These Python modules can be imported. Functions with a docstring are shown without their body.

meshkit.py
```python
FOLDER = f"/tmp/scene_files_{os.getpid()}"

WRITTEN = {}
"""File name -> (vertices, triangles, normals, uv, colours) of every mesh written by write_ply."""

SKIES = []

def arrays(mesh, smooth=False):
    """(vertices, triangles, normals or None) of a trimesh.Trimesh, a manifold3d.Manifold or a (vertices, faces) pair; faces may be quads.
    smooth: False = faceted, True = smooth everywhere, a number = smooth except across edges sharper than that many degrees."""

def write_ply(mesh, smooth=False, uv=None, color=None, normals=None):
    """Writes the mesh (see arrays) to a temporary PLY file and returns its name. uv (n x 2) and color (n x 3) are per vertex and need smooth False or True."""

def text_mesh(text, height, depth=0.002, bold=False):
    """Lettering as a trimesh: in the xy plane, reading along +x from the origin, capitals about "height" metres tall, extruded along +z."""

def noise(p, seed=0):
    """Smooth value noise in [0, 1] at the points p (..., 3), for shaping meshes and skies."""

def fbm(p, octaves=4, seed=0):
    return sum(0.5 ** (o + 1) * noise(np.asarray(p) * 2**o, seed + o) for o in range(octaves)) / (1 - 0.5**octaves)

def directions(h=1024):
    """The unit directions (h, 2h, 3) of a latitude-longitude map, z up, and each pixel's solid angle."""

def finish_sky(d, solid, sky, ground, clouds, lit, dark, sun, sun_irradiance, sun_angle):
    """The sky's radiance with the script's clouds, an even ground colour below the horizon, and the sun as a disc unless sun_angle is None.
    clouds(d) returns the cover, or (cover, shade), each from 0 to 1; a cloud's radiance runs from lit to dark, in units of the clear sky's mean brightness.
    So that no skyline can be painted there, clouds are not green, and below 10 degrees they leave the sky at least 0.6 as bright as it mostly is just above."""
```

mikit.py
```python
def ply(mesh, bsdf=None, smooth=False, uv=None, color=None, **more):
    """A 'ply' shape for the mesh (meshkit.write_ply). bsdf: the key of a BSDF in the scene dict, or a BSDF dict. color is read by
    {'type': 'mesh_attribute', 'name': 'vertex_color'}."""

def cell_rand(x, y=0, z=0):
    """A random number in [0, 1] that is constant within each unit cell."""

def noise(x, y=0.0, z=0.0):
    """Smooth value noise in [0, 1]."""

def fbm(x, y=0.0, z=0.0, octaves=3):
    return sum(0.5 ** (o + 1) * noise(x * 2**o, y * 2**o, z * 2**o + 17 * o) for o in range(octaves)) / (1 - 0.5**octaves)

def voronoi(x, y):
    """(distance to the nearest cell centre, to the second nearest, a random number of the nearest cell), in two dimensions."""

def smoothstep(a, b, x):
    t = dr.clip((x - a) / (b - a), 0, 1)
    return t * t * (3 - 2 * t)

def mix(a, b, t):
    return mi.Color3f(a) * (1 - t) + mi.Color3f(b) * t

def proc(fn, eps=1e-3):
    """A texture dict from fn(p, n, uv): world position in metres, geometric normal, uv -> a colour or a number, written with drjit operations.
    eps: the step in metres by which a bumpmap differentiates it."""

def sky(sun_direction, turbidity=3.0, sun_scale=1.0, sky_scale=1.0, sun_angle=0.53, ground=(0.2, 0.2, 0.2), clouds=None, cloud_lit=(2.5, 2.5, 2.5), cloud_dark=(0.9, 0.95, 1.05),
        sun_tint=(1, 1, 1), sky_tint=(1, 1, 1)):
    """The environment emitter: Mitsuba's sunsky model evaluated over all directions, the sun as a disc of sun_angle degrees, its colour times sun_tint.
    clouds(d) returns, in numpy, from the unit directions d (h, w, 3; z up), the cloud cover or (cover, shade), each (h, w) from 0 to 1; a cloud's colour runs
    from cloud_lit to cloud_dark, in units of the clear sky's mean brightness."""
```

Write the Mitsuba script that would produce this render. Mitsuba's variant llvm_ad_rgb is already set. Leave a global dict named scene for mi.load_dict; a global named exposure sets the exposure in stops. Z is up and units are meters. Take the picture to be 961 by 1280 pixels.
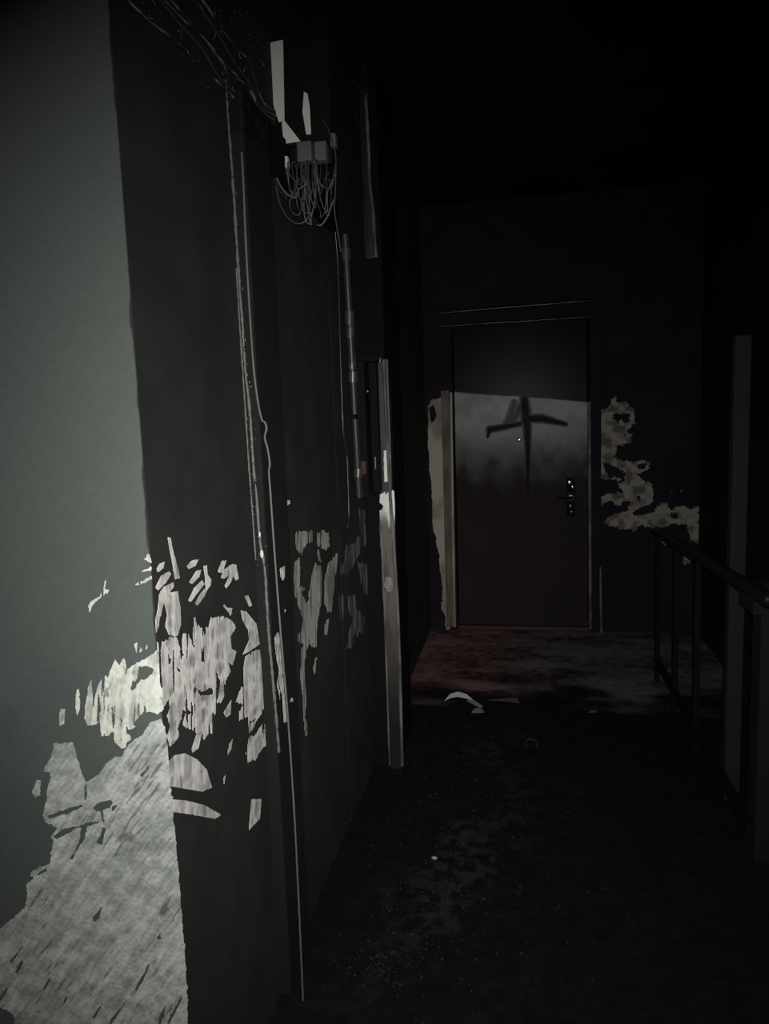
import math
import numpy as np
import trimesh
import shapely
from shapely.geometry import Polygon, box as sbox
from shapely.ops import unary_union
from scipy.ndimage import distance_transform_edt
import drjit as dr
import mitsuba as mi
import mikit
import meshkit

scene, labels = {"type": "scene"}, {}
T = mi.ScalarTransform4f

# ------------------------------------------------------------------ camera, light, exposure
EYE = np.array([0.0, 0.0, 1.41])
YAW, PITCH, ROLL, FOCAL = 10.5, 7.2, 2.0, 924.0     # degrees; focal length in pixels of the 961 wide frame
_y, _p, _r = np.radians([YAW, PITCH, ROLL])
_f = np.array([-math.sin(_y) * math.cos(_p), math.cos(_y) * math.cos(_p), -math.sin(_p)])
_R = np.cross(_f, [0, 0, 1.0]); _R /= np.linalg.norm(_R)
_U = np.cross(_R, _f)
_up = math.cos(_r) * _U + math.sin(_r) * _R
scene["camera"] = {"type": "perspective", "fov": math.degrees(2 * math.atan(480.5 / FOCAL)), "fov_axis": "x", "near_clip": 0.02, "far_clip": 60.0,
                   "to_world": T().look_at(origin=EYE.tolist(), target=(EYE + _f).tolist(), up=_up.tolist())}
# the only light: the lamp of the photographer's phone, a few centimetres beside the lens
LAMP = EYE + 0.012 * _R + 0.018 * _U
scene["phone_lamp"] = {"type": "spot", "intensity": {"type": "rgb", "value": [13.3, 13.4, 13.0]}, "beam_width": 5.0, "cutoff_angle": 47.5,
                       "to_world": T().look_at(origin=LAMP.tolist(), target=(LAMP + _f - math.tan(math.radians(8.0)) * _U).tolist(), up=[0, 0, 1])}   # its cone points a little lower than the lens
exposure = 0.0

# ------------------------------------------------------------------ helpers
def key_for(name, parent=None):
    k = name if parent is None else parent + "__" + name
    if k not in used:
        used[k] = 0
        return k
    used[k] += 1
    return "%s_%03d" % (k, used[k])
used = {}

def obj(name, mesh, mat, parent=None, smooth=False, label=None, cat=None, group=None, kind=None, **more):
    k = key_for(name, parent)
    scene[k] = mikit.ply(mesh, mat, smooth=smooth, **more)
    tag(k, label, cat, group, kind)
    return k

def thing(name, label, cat=None, group=None, kind=None):
    k = key_for(name)
    tag(k, label, cat, group, kind)
    return k

def tag(k, label=None, cat=None, group=None, kind=None):
    d = {a: b for a, b in (("label", label), ("category", cat), ("group", group), ("kind", kind)) if b}
    if d:
        labels[k] = d

def cat_mesh(ms):
    return trimesh.util.concatenate(ms)

def bx(x0, x1, y0, y1, z0, z1):
    m = trimesh.creation.box((x1 - x0, y1 - y0, z1 - z0))
    m.apply_translation(((x0 + x1) / 2, (y0 + y1) / 2, (z0 + z1) / 2))
    return m

def rbx(x0, x1, y0, y1, z0, z1, r=0.004, seg=8):
    """A box with rounded edges: the hull of eight spheres."""
    import manifold3d as m3
    parts = [m3.Manifold.sphere(r, seg).translate((x, y, z)) for x in (x0 + r, x1 - r) for y in (y0 + r, y1 - r) for z in (z0 + r, z1 - r)]
    m = m3.Manifold.batch_hull(parts).to_mesh()
    return trimesh.Trimesh(np.array(m.vert_properties)[:, :3], np.array(m.tri_verts))

def smooth_path(pts, n=6):
    """Catmull-Rom points through pts."""
    p = np.asarray(pts, float)
    p = np.vstack([2 * p[0] - p[1], p, 2 * p[-1] - p[-2]])
    out = []
    for i in range(1, len(p) - 2):
        for t in np.arange(n) / n:
            a, b, c, d = p[i - 1], p[i], p[i + 1], p[i + 2]
            out.append(0.5 * (2 * b + (c - a) * t + (2 * a - 5 * b + 4 * c - d) * t * t + (3 * b - a - 3 * c + d) * t ** 3))
    out.append(p[-2])
    return np.array(out)

def tube(pts, r, sides=8, rough=0.0, seed=0, freq=60.0):
    """A tube along pts; rough: how far its radius swells and thins, as burnt insulation does."""
    p = np.asarray(pts, float)
    n = len(p)
    t = np.gradient(p, axis=0)
    t /= np.linalg.norm(t, axis=1, keepdims=True) + 1e-12
    ref = np.array([0.31, 0.93, 0.17]) if abs(t[:, 1]).mean() < 0.8 else np.array([0.1, 0.2, 0.97])
    u = np.cross(t, ref); u /= np.linalg.norm(u, axis=1, keepdims=True) + 1e-12
    w = np.cross(t, u)
    a = np.arange(sides) / sides * 2 * np.pi
    ring = p[:, None] + r * (np.cos(a)[None, :, None] * u[:, None] + np.sin(a)[None, :, None] * w[:, None])
    if rough:
        q = meshkit.fbm(ring * freq, 3, seed)
        ring = p[:, None] + (ring - p[:, None]) * (1 + rough * (q[..., None] - 0.45) * 2)
    v = ring.reshape(-1, 3)
    i, j = np.meshgrid(np.arange(n - 1), np.arange(sides), indexing="ij")
    k = (j + 1) % sides
    f = np.stack([i * sides + j, i * sides + k, (i + 1) * sides + k, (i + 1) * sides + j], -1).reshape(-1, 4)
    f = np.vstack([f[:, [0, 1, 2]], f[:, [0, 2, 3]]])
    v = np.vstack([v, p[0], p[-1]])
    jj = np.arange(sides); kk = (jj + 1) % sides
    f = np.vstack([f, np.stack([np.full(sides, n * sides), kk, jj], -1), np.stack([np.full(sides, n * sides + 1), (n - 1) * sides + jj, (n - 1) * sides + kk], -1)])
    m = trimesh.Trimesh(v, f, process=False)
    trimesh.repair.fix_normals(m)
    return m

# ------------------------------------------------------------------ materials
N, FB, SS, MX = mikit.noise, mikit.fbm, mikit.smoothstep, mikit.mix
def mat(name, color, rough, spec=0.5, metal=0.0, bump=None, bump_scale=1.0, **kw):
    b = {"type": "principled", "roughness": rough, "specular": spec, "metallic": metal, **kw}
    b["base_color"] = mikit.proc(color) if callable(color) else {"type": "rgb", "value": list(color)}
    if bump is not None:
        b = {"type": "bumpmap", "arbitrary": mikit.proc(bump), "scale": bump_scale, "bsdf": b}
    scene[name] = {"type": "twosided", "bsdf": b}
    return name

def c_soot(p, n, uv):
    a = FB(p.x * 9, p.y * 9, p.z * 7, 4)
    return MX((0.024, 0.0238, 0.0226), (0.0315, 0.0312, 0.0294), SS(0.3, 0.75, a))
def c_soot_black(p, n, uv):
    a = FB(p.x * 7, p.y * 7, p.z * 6, 3)
    return MX((0.0165, 0.0105, 0.0165), (0.022, 0.0145, 0.022), SS(0.35, 0.75, a))
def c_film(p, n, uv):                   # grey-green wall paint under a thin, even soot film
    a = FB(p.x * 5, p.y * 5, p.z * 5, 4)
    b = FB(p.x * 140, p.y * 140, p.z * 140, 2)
    low_zone = SS(0.98, 0.80, p.z + 0.25 * (a - 0.5))          # the tone is darker in the lower part
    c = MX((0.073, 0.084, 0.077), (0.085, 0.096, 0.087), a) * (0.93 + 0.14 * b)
    return c * (1 - 0.22 * low_zone)
def streaks(p, along, across, lean):
    """Noise drawn out along a direction of the wall that leans by "lean" from the vertical."""
    h = p.x + p.y
    return FB((h - lean * p.z) * across, p.z * along, 0.0, 4)
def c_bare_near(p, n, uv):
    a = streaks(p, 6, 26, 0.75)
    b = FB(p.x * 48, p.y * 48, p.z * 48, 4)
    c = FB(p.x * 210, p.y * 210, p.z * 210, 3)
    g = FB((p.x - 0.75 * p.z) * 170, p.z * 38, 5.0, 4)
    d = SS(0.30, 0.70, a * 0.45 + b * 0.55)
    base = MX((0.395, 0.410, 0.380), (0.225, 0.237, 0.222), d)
    base *= 1 + 0.65 * SS(0.84, 0.99, p.z + 0.20 * (b - 0.5))     # paler towards the top of the patch
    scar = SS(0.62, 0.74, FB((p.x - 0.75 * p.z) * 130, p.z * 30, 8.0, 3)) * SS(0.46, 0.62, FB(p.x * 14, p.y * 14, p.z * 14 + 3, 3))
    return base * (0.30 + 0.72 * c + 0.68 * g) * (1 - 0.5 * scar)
def c_smear_near(p, n, uv):
    a = streaks(p, 13, 95, 0.15)
    b = FB(p.x * 40, p.y * 40, p.z * 40, 4)
    fine = FB(p.x * 260, p.y * 260, p.z * 120, 3)
    d = SS(0.40, 0.72, a * 0.55 + b * 0.45)
    c = MX((0.60, 0.605, 0.54), (0.34, 0.345, 0.30), d) * (0.72 + 0.56 * fine)
    left = SS(0.62, 0.72, streaks(p, 20, 130, 0.2)) * SS(0.42, 0.58, b)
    return MX(c, (0.16, 0.165, 0.145), 0.7 * left)
def c_smear_left(p, n, uv):
    a = streaks(p, 11, 62, 0.10)
    b = FB(p.x * 34, p.y * 34, p.z * 50, 4)
    fine = FB((p.x + p.y) * 210, p.z * 90, 2.0, 3)
    d = SS(0.34, 0.70, a * 0.5 + b * 0.5)
    c = MX((0.66, 0.63, 0.60), (0.38, 0.362, 0.345), d) * (0.74 + 0.50 * fine)
    left = SS(0.60, 0.70, streaks(p, 17, 95, 0.12)) * SS(0.40, 0.56, b)   # soot left between the finger strokes
    return MX(c, (0.10, 0.095, 0.09), 0.55 * left)
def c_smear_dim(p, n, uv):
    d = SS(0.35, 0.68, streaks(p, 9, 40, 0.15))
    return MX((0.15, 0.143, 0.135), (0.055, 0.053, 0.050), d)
def c_plaster_back(p, n, uv):
    d = SS(0.40, 0.66, FB(p.x * 24, p.y * 24, p.z * 24, 4))
    return MX((0.36, 0.33, 0.28), (0.15, 0.135, 0.115), d)
def c_casing_back(p, n, uv):            # scorched cream paint
    d = SS(0.45, 0.75, FB(p.x * 14, p.y * 14, p.z * 5, 4))
    e = SS(0.55, 0.15, p.z)
    return MX(MX((0.50, 0.46, 0.39), (0.27, 0.235, 0.185), d), (0.30, 0.265, 0.25), e)
def c_strip(p, n, uv):                  # pale strip: broken white at the top, grey brown below, darker towards the floor
    d = SS(0.40, 0.70, FB(p.x * 60, p.y * 60, p.z * 9, 4))
    c = MX((0.150, 0.130, 0.107), (0.075, 0.064, 0.053), d)
    c = MX(c, (0.86, 0.85, 0.79), SS(1.00, 1.09, p.z + 0.05 * d))
    return MX((0.018, 0.016, 0.016), c, SS(0.22, 0.86, p.z + 0.1 * d))
def seg(px, pz, ax, az, bx_, bz, ra, rb):
    """0 outside to 1 inside a soft tapering stroke from a to b."""
    dx, dz = bx_ - ax, bz - az
    t = dr.clip(((px - ax) * dx + (pz - az) * dz) / (dx * dx + dz * dz), 0, 1)
    d = dr.sqrt(dr.square(px - ax - t * dx) + dr.square(pz - az - t * dz))
    r = ra + (rb - ra) * t
    return 1 - SS(0.35, 1.45, d / r)
def door_zones(p):
    w = 0.05 * (FB(p.x * 7, p.z * 7, 3.0, 4) - 0.5)
    x, z = p.x + 0.25 * w, p.z + 0.25 * w
    edge = 1.560 - (x + 0.41) * 0.112                     # the soot layer's lower edge
    m = FB(p.x * 11, p.z * 9, 7.0, 4)
    fade = SS(0.92, 1.38, z + 0.30 * (m - 0.5))
    cross = dr.maximum(seg(x, z, 0.028, 1.53, 0.040, 1.36, 0.028, 0.036), seg(x, z, 0.045, 1.36, 0.052, 1.17, 0.030, 0.017))
    cross = dr.maximum(cross, seg(x, z, 0.052, 1.18, 0.052, 0.90, 0.015, 0.007))
    arm = dr.maximum(seg(x, z, -0.190, 1.318, 0.0, 1.345, 0.022, 0.018), seg(x, z, -0.185, 1.32, -0.20, 1.27, 0.020, 0.008))
    arm = dr.maximum(arm, dr.maximum(seg(x, z, 0.05, 1.375, 0.14, 1.378, 0.026, 0.026), seg(x, z, 0.14, 1.378, 0.285, 1.335, 0.026, 0.014)))
    side = dr.maximum(seg(x, z, -0.035, 1.48, -0.07, 1.36, 0.020, 0.028), seg(x, z, 0.01, 1.46, -0.04, 1.36, 0.022, 0.026)) * 0.55
    return x, z, edge, dr.maximum(dr.maximum(cross, arm), side), fade
def c_door(p, n, uv):                   # dark brown steel door; a pale band below the hot layer, fading downwards; a cross wiped in soot
    x, z, edge, mark, fade = door_zones(p)
    m = FB(p.x * 11, p.z * 9, 7.0, 4)
    brown = MX((0.018, 0.0105, 0.0105), (0.027, 0.017, 0.017), m)
    pale = MX((0.26, 0.272, 0.258), (0.15, 0.157, 0.148), SS(0.35, 0.7, m))
    blotch = SS(0.42, 0.62, FB(p.x * 6 + 3, p.z * 5, 1.0, 4)) * SS(1.33, 1.16, z) * SS(-0.02, 0.12, p.x)
    c = MX(brown, pale, fade * (1 - 0.62 * blotch))
    return MX(c, (0.010, 0.011, 0.010), 0.94 * mark)
def c_floor(p, n, uv):                  # soot and trodden ash; lighter towards the far door, red-brown on the left, purplish on the right
    a = FB(p.x * 4, p.y * 8, 0.0, 4)
    b = FB(p.x * 30, p.y * 30, 0.0, 4)
    bare = SS(3.45, 3.95, p.y + 0.9 * (a - 0.5)) * SS(0.12, 0.80, a * 0.6 + b * 0.4)  # mask of the lighter zone towards the far door
    tone = MX((0.235, 0.132, 0.128), (0.155, 0.130, 0.170), SS(-0.25, 0.25, p.x + 0.5 * (a - 0.5)))
    soot = MX((0.0085, 0.0078, 0.0086), (0.0165, 0.0157, 0.0166), b)
    ash = SS(0.50, 0.72, FB(p.x * 5 + 4, p.y * 3, 2.0, 3)) * SS(0.42, 0.66, b) * SS(3.6, 2.6, p.y) * SS(0.32, 0.0, dr.abs(p.x + 0.2))
    return MX(MX(soot, (0.029, 0.0295, 0.029), ash), tone, bare)
def h_soot(p, n, uv):
    return FB(p.x * 55, p.y * 55, p.z * 55, 3)
def h_floor(p, n, uv):
    return FB(p.x * 38, p.y * 38, p.z * 38, 4)

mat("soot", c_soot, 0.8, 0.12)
mat("soot_black", c_soot_black, 0.75, 0.15)
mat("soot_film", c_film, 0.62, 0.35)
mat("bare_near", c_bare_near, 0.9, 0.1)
mat("smear_near", c_smear_near, 0.85, 0.15)
mat("smear_left", c_smear_left, 0.85, 0.15)
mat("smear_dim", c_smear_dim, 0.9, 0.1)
mat("plaster_back", c_plaster_back, 0.95, 0.05)
mat("casing_back", c_casing_back, 0.6, 0.3)
mat("strip_paint", c_strip, 0.45, 0.4)
def r_door(p, n, uv):                   # matt in the cross, smoother in the pale band
    x, z, edge, mark, fade = door_zones(p)
    return dr.lerp(dr.lerp(0.80, 0.40, fade), 0.9, mark)
def w_door(p, n, uv):                   # where the hot layer left its smooth black soot
    x, z, edge, mark, fade = door_zones(p)
    return SS(-0.004, 0.007, z - edge)
scene["door_paint"] = {"type": "twosided", "bsdf": {"type": "blendbsdf", "weight": mikit.proc(w_door),
    "low": {"type": "principled", "base_color": mikit.proc(c_door), "roughness": mikit.proc(r_door), "specular": 0.36},
    "high": {"type": "principled", "base_color": {"type": "rgb", "value": [0.007, 0.0055, 0.0070]}, "roughness": 0.31, "specular": 0.055}}}
mat("floor_ash", c_floor, 0.9, 0.06, bump=h_floor, bump_scale=0.004)
mat("char_gloss", (0.018, 0.018, 0.018), 0.34, 0.6)
mat("cable_gloss", (0.028, 0.028, 0.027), 0.36, 0.8)
mat("cable_ash", (0.12, 0.12, 0.113), 0.55, 0.5)
mat("run_glints", lambda p, n, uv: MX((0.03, 0.03, 0.029), (0.30, 0.30, 0.285), SS(0.45, 0.72, FB(p.x * 60, p.y * 22, p.z * 22, 3))), 0.45, 0.5)  # pale streaks: highlights on the strung wires, put into the colour
mat("pipe_metal", (0.05, 0.05, 0.048), 0.42, 0.5, metal=0.3)
mat("coupling_metal", (0.12, 0.12, 0.115), 0.34, 0.6, metal=0.5)
mat("dark_metal", (0.009, 0.009, 0.009), 0.75, 0.1)
mat("white_plastic", (0.62, 0.64, 0.59), 0.5, 0.4)
mat("grey_plastic", (0.11, 0.113, 0.108), 0.5, 0.4)
mat("white_chip", (0.62, 0.61, 0.58), 0.6, 0.3)
mat("chrome", (0.72, 0.72, 0.70), 0.28, 0.5, metal=1.0)
mat("rail_wood", (0.012, 0.0105, 0.010), 0.45, 0.3)
mat("post_wood", (0.026, 0.022, 0.025), 0.8, 0.1)
mat("ash_flake", (0.034, 0.0345, 0.034), 0.9, 0.1)
mat("charcoal", (0.0095, 0.0082, 0.0088), 0.8, 0.08)
mat("char_board", (0.016, 0.0155, 0.015), 0.8, 0.1)
mat("reddish_char", (0.07, 0.03, 0.028), 0.6, 0.3)

# ------------------------------------------------------------------ marks where soot was wiped or paint fell: outlines on their wall, millimetres
MARKS = {
 'NEAR_SMEAR': ([[-689,1155,-682,1158,-685,1143,-675,1142,-688,1132,-700,1124,-708,1117,-716,1104,-718,1114,-711,1123,-695,1131,-690,1140],[-610,1193,-601,1206,-597,1188],[-618,1173,-597,1182,-598,1175],[-629,1151,-598,1167,-598,1161,-620,1151],[-788,930,-779,930,-784,903,-792,899],[-754,965,-748,970,-750,933,-757,919,-760,943],[-739,939,-732,970,-724,985,-724,963,-724,943,-713,974,-699,995,-693,989,-677,1022,-671,1013,-660,1024,-655,1005,-640,1015,-624,1022,-599,1039,-596,1009,-596,974,-595,937,-606,928,-621,932,-632,929,-644,919,-652,901,-662,898,-667,911,-671,867,-680,865,-689,874,-689,892,-694,893,-701,885,-714,884,-715,909,-723,905,-739,902,-743,915],[-668,890,-661,888,-660,879,-668,875],[-640,1049,-633,1053,-636,1034],[-617,1048,-614,1045,-618,1042],[-628,1043,-626,1039,-628,1036]],
   [[-634,1011,-616,1012,-607,1005,-619,991,-633,986,-647,973,-637,997],[-623,928,-621,920,-633,905,-648,901,-653,908,-640,924],[-714,961,-711,952,-716,912,-721,908],[-689,942,-687,907,-691,895,-692,914],[-675,918,-673,918,-675,897,-677,896],[-721,970,-719,963,-725,930,-726,941],[-649,986,-638,983,-647,965,-653,969]]),
 'NEAR_BARE': ([[-620,912,-601,921,-593,891,-593,838,-591,725,-589,599,-590,457,-592,383,-596,309,-950,262,-945,325,-958,334,-973,337,-1007,318,-989,474,-955,502,-920,533,-895,552,-889,578,-890,602,-875,620,-838,638,-826,684,-831,689,-816,708,-838,717,-842,728,-830,774,-818,814,-833,812,-827,826,-816,840,-806,866,-769,870,-765,842,-758,813,-752,798,-727,812,-708,836,-690,849,-679,847,-663,870,-638,889],[-848,796,-839,799,-844,768,-854,762,-858,772]],
   [[-835,729,-788,748,-763,756,-756,753,-779,743,-830,724],[-745,750,-729,762,-707,768,-703,763,-711,754,-731,744],[-827,690,-807,706,-732,728,-732,722,-782,708,-819,686],[-768,712,-756,716,-764,689,-793,648,-799,650,-780,678],[-742,685,-727,715,-722,713,-731,681],[-692,405,-681,429,-658,465,-656,461,-677,421,-690,402],[-730,362,-711,385,-709,382,-732,347,-748,331,-744,345],[-641,508,-632,525,-634,514],[-647,361,-634,384,-637,362,-649,337,-656,336],[-623,369,-603,403,-600,400,-629,347,-635,346],[-942,434,-900,482,-893,489,-936,432],[-977,352,-946,388,-952,376,-972,347],[-838,363,-832,379,-829,371,-839,358],[-752,795,-751,774,-753,766,-758,764,-755,783],[-892,602,-865,618,-844,630,-846,623,-866,612,-889,595],[-960,503,-920,535,-897,552,-896,547,-927,522,-961,494],[-729,750,-725,752,-722,729,-727,724],[-707,756,-696,759,-705,748],[-933,414,-915,441,-912,438,-928,411],[-879,384,-861,412,-859,407,-877,382],[-764,540,-742,562,-749,542,-760,531],[-649,817,-629,836,-631,829,-647,810],[-782,340,-759,373,-759,368,-778,336]]),
 'LEFT': ([[1174,1220,1184,1217,1192,1187,1202,1163,1208,1140,1189,1142,1185,1170,1178,1196],[1127,1174,1140,1181,1156,1180,1150,1170,1131,1167],[1118,1144,1141,1159,1170,1161,1176,1154,1156,1144,1127,1137],[1129,1129,1148,1139,1184,1139,1183,1130,1165,1124,1197,1119,1200,1098,1203,1087,1200,1058,1184,1041,1153,1052,1142,1071,1152,1089,1144,1113,1136,1104,1123,1080,1106,1066,1110,1091,1122,1108],[1239,1155,1263,1162,1290,1158,1274,1148,1248,1149],[1245,1124,1277,1139,1298,1136,1289,1125,1256,1118],[1236,1092,1263,1109,1300,1116,1308,1106,1271,1095,1246,1087],[1309,1142,1326,1139,1325,1122,1342,1107,1336,1097,1320,1093,1306,1083,1272,1073,1263,1080,1287,1092,1312,1098,1314,1117],[1375,1116,1398,1134,1423,1130,1396,1109],[1388,1101,1407,1114,1451,1117,1475,1110,1482,1079,1468,1077,1454,1090,1437,1080,1412,1073,1405,1080,1437,1098,1407,1095],[1483,1008,1514,997,1573,952,1585,900,1512,905,1479,910,1522,929,1519,953,1491,984],[1360,827,1402,838,1393,809,1370,812],[1367,741,1396,755,1386,737,1368,732],[1511,1033,1532,1029,1552,1001,1534,1003],[1231,837,1253,829,1235,808,1208,812,1208,820],[1396,1044,1435,1015,1426,1015,1391,1041],[1437,1025,1416,1031,1424,1011],[1088,840,1143,838,1180,824,1228,789,1264,751,1281,706,1239,720,1126,789,1083,813],[1080,792,1177,735,1246,688,1315,630,1285,639,1192,700,1077,773],[1479,575,1539,543,1523,504,1454,516],[1378,753,1397,752,1371,734],[1339,698,1350,697,1338,682]],
   [[1125,1093,1145,1087,1136,1061,1115,1064]]),
 'LEFT_FAR': ([[2355,900,2442,932,2479,975,2610,952,2684,978,2757,940,2671,907,2557,878,2432,881],[2472,798,2577,772,2584,716,2740,644,2687,601,2546,635,2497,601,2425,624,2470,667,2524,695,2470,754],[2658,875,2839,838,2955,746,2893,691,2743,744,2684,822],[2702,1073,2887,1050,2802,1019,2902,915,3025,834,2849,890,2704,970,2715,1032],[2341,822,2419,809,2406,735,2351,751]],
   []),
 'LEAF': ([[1899,1108,1941,1110,2072,1088,2064,1063,1981,1060,1948,1042,1910,1065,1905,1086],[2106,1079,2178,1073,2265,1051,2266,1010,2203,1011,2121,1036],[1887,1033,1928,1038,1937,1007,1918,954,1943,955,2000,911,2034,952,2047,967,2084,990,2142,972,2152,925,2135,867,2094,828,2064,787,2057,745,2011,757,1983,776,1959,758,1927,747,1922,691,1932,634,1914,529,1887,542,1897,648,1882,728,1889,771,1932,796,1876,804,1876,837,1913,832,1937,859,1911,901,1872,948,1872,999],[2182,917,2232,961,2360,970,2335,924,2283,855,2246,797,2189,820,2171,856],[2102,1034,2135,1025,2150,982,2107,997],[2163,783,2214,788,2181,746,2151,755],[2011,694,2048,719,2057,709,2022,671]],
   [[1928,943,1981,942,2009,903,1973,895]]),
 'CASING': ([[1603,909,1629,916,1647,891,1654,840,1653,789,1663,735,1662,681,1641,687,1627,739,1606,797,1625,824,1610,864],[1669,1063,1709,1059,1704,1031,1678,1030],[1754,1216,1774,1216,1776,1205,1756,1205],[1682,961,1701,951,1687,946],[1699,725,1722,717,1719,709,1694,719]],
   []),
 'BACK': ([[495,1415,555,1425,566,1480,590,1487,602,1448,650,1461,694,1420,702,1370,694,1322,669,1289,633,1247,683,1260,677,1208,597,1192,587,1120,628,1094,712,1086,747,1100,797,1086,792,1044,736,1020,712,1008,763,972,805,946,817,884,806,831,768,819,714,782,678,759,714,751,810,770,857,820,893,828,929,769,952,806,1007,814,1023,780,1083,801,1090,692,1087,576,1044,589,1018,690,930,698,894,678,799,673,751,692,703,655,642,674,582,681,508,707,545,741,593,760,666,785,678,835,641,861,617,808,557,850,496,810,496,876,544,888,641,899,611,950,641,975,495,990,493,1078],[857,590,907,607,979,588,1012,551,955,564,884,571],[995,531,1021,516,1027,493,1077,499,1077,469,1004,449],[913,901,927,907,930,888,916,882],[968,906,981,906,979,887]],
   [[510,1093,568,1077,655,1012,641,978,544,999,520,1053],[709,1073,774,1074,774,1047,724,1039],[576,1399,641,1373,603,1334,570,1360],[620,1373,664,1396,672,1347,639,1323],[929,769,964,756,953,731,917,741],[713,873,749,885,738,841]]),
 'BACK_LEFT': ([[-579,1478,-547,1518,-505,1526,-468,1566,-466,1207,-468,682,-473,252,-465,-49,-492,-61,-499,88,-519,132,-511,225,-536,522,-544,630,-564,662,-566,790,-571,1001,-581,1210]],
   [[-569,1468,-537,1492,-523,1415,-556,1364]]),
 'STRIP': ([[-531,1121,-511,1129,-509,1118,-492,1135,-474,1136,-475,1019,-477,862,-480,573,-482,409,-484,209,-528,207,-528,457,-532,653,-536,734,-534,862,-538,941,-535,1059,-526,1060,-519,1073,-526,1084,-534,1086],[-511,1289,-496,1291,-488,1284,-488,1169,-512,1168]],
   []),
 'LEFT_MASS': ([[1107,1052,1148,1043,1151,1015,1158,1000,1151,1046,1179,1042,1191,1012,1206,1038,1226,1034,1247,994,1246,1026,1257,1057,1265,1034,1313,1019,1329,1033,1383,1023,1433,1001,1454,977,1419,970,1418,943,1446,928,1420,904,1405,896,1382,887,1367,859,1350,852,1326,858,1329,840,1312,835,1319,802,1281,817,1261,812,1259,825,1199,863,1180,879,1195,890,1227,880,1181,906,1176,891,1158,881,1161,865,1143,858,1128,864,1119,884,1137,894,1125,917,1138,926,1137,945,1116,939,1108,963,1106,1002],[1496,901,1536,898,1583,888,1591,855,1619,811,1617,757,1607,736,1549,735,1510,724,1483,726,1515,706,1589,714,1599,680,1593,653,1539,657,1522,651,1473,665,1463,694,1491,718,1489,765,1435,777,1438,796,1470,801,1425,823,1453,839,1477,839,1473,872]],
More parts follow.
